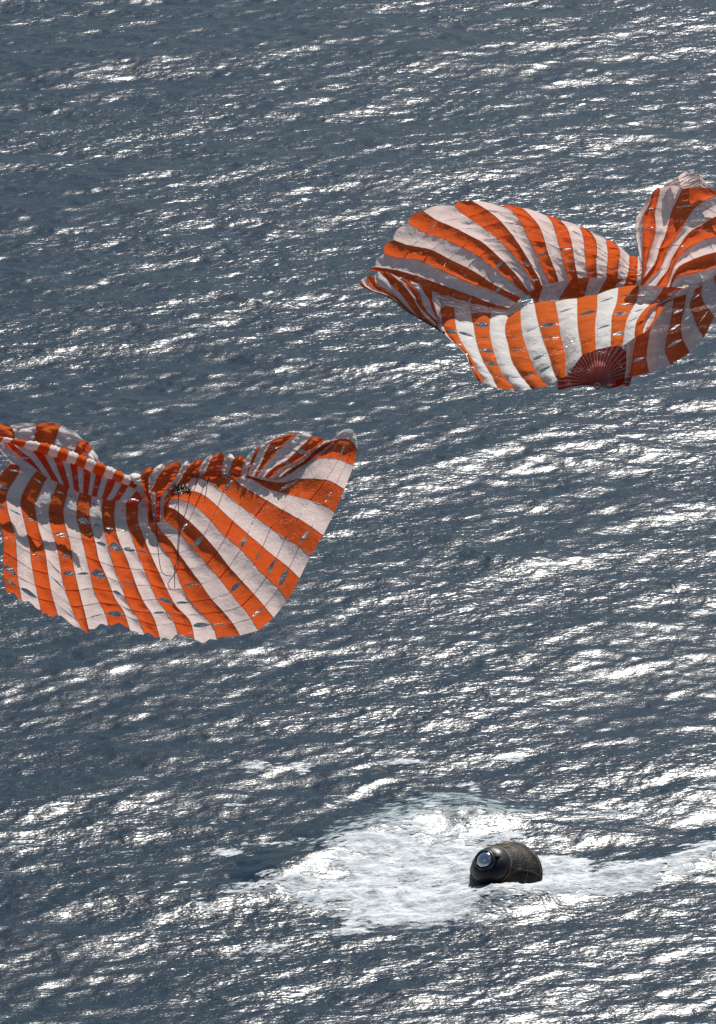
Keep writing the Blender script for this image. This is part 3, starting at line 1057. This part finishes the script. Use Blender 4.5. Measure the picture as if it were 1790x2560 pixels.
patch(right, skirt, [W, O], skirt_depth, DR, [0.0, 0.25, 0.5, 0.75, 1.0], slot=0.05, slot_p=0.6, billow=0.18, puff=0.06, wr=0.10, seed=21)

# ------------------------------------------------------------------ the capsule
def build_capsule():
    A = Vector(tuple(-0.40 * RT + 0.44 * UP - 0.80 * FW)).normalized()            # its axis leans towards the camera and to the left
    q = A.to_track_quat('Z', 'Y')
    c = on_water(1264, 2204, -0.55)
    root = empty('space_capsule', c)
    root.rotation_euler = q.to_euler()
    root.scale = (1.15, 1.15, 1.15)
    tag(root, 'dark charred cone-shaped space capsule floating tilted in white foam', 'capsule')

    def lathe(name, prof, mat, parent, seg=48, warp=0.0, cap=True):
        V, Fc = [], []
        for r, z in prof:
            for k in range(seg):
                w = 2 * math.pi * k / seg
                f = 1 + warp * noise.noise(Vector((math.cos(w) * 3, math.sin(w) * 3, z * 3)))
                V.append((r * f * math.cos(w), r * f * math.sin(w), z))
        for i in range(len(prof) - 1):
            for k in range(seg):
                k2 = (k + 1) % seg
                Fc.append((i * seg + k, i * seg + k2, (i + 1) * seg + k2, (i + 1) * seg + k))
        if cap:
            Fc.append(tuple(range(seg))[::-1])
            n = (len(prof) - 1) * seg
            Fc.append(tuple(range(n, n + seg)))
        return mesh_obj(name, V, Fc, mat, parent)

    lathe('heat_shield', [(0.3, -0.46), (0.9, -0.40), (1.45, -0.24), (1.80, -0.06), (1.92, 0.06), (1.955, 0.16), (1.945, 0.26), (1.90, 0.33)], M_CHAR, root)
    body = lathe('cone_shell', [(1.885, 0.335), (1.70, 0.63), (1.50, 0.95), (1.30, 1.26), (1.12, 1.54), (1.02, 1.70), (0.99, 1.74)], M_CHAR, root)
    lathe('forward_ring', [(1.00, 1.735), (1.045, 1.75), (1.045, 1.80), (1.00, 1.815)], M_TAN, root)
    lathe('forward_bay', [(0.985, 1.80), (0.95, 1.95), (0.86, 2.12), (0.72, 2.26), (0.58, 2.34), (0.52, 2.36)], M_DARK, root, warp=0.05)
    tun = lathe('docking_tunnel', [(0.50, 2.34), (0.50, 2.62), (0.455, 2.66), (0.40, 2.66), (0.40, 2.62)], M_DARK, root, cap=False)
    lathe('hatch', [(0.398, 2.62), (0.37, 2.655), (0.30, 2.70), (0.20, 2.735), (0.10, 2.75), (0.02, 2.754)], M_SILVER, tun)
    # sealant seams running up the shell
    for k in range(6):
        w = 2 * math.pi * (k + 0.35 + 0.2 * math.sin(k * 2.3)) / 6
        pts = []
        for t in np.linspace(0, 1, 9):
            r = 1.90 + (1.0 - 1.90) * t
            z = 0.34 + 1.41 * t
            ww = w + 0.05 * math.sin(5 * t + k)
            pts.append((r * math.cos(ww) * 1.006, r * math.sin(ww) * 1.006, z + 0.006))
        V, Fc = tube(pts, 0.014, 4)
        mesh_obj('shell_seam', V, Fc, M_TAN, body)
    for zz in (0.95,):
        r = 1.90 - (zz - 0.34) / 1.41 * 0.90
        pts = [(r * 1.006 * math.cos(t), r * 1.006 * math.sin(t), zz + 0.02 * math.sin(3 * t)) for t in np.linspace(0, 2 * math.pi, 61)]
        V, Fc = tube(pts, 0.012, 4)
        mesh_obj('shell_seam', V, Fc, M_TAN, body)
    # the side hatch and the bay's gussets
    for k in range(4):
        w = math.pi / 4 + k * math.pi / 2
        a = Vector((math.cos(w), math.sin(w), 0))
        b = Vector((-math.sin(w), math.cos(w), 0)) * 0.03
        V = []
        for s in (-1, 1):
            for r, z in ((0.50, 2.28), (0.99, 1.82), (0.99, 1.90), (0.50, 2.56)):
                V.append(a * r + b * s + Vector((0, 0, z)))
        Fc = [(0, 1, 2, 3), (7, 6, 5, 4), (0, 4, 5, 1), (1, 5, 6, 2), (2, 6, 7, 3), (3, 7, 4, 0)]
        mesh_obj('gusset', [tuple(v) for v in V], Fc, M_DARK, root, smooth=False)


build_capsule()
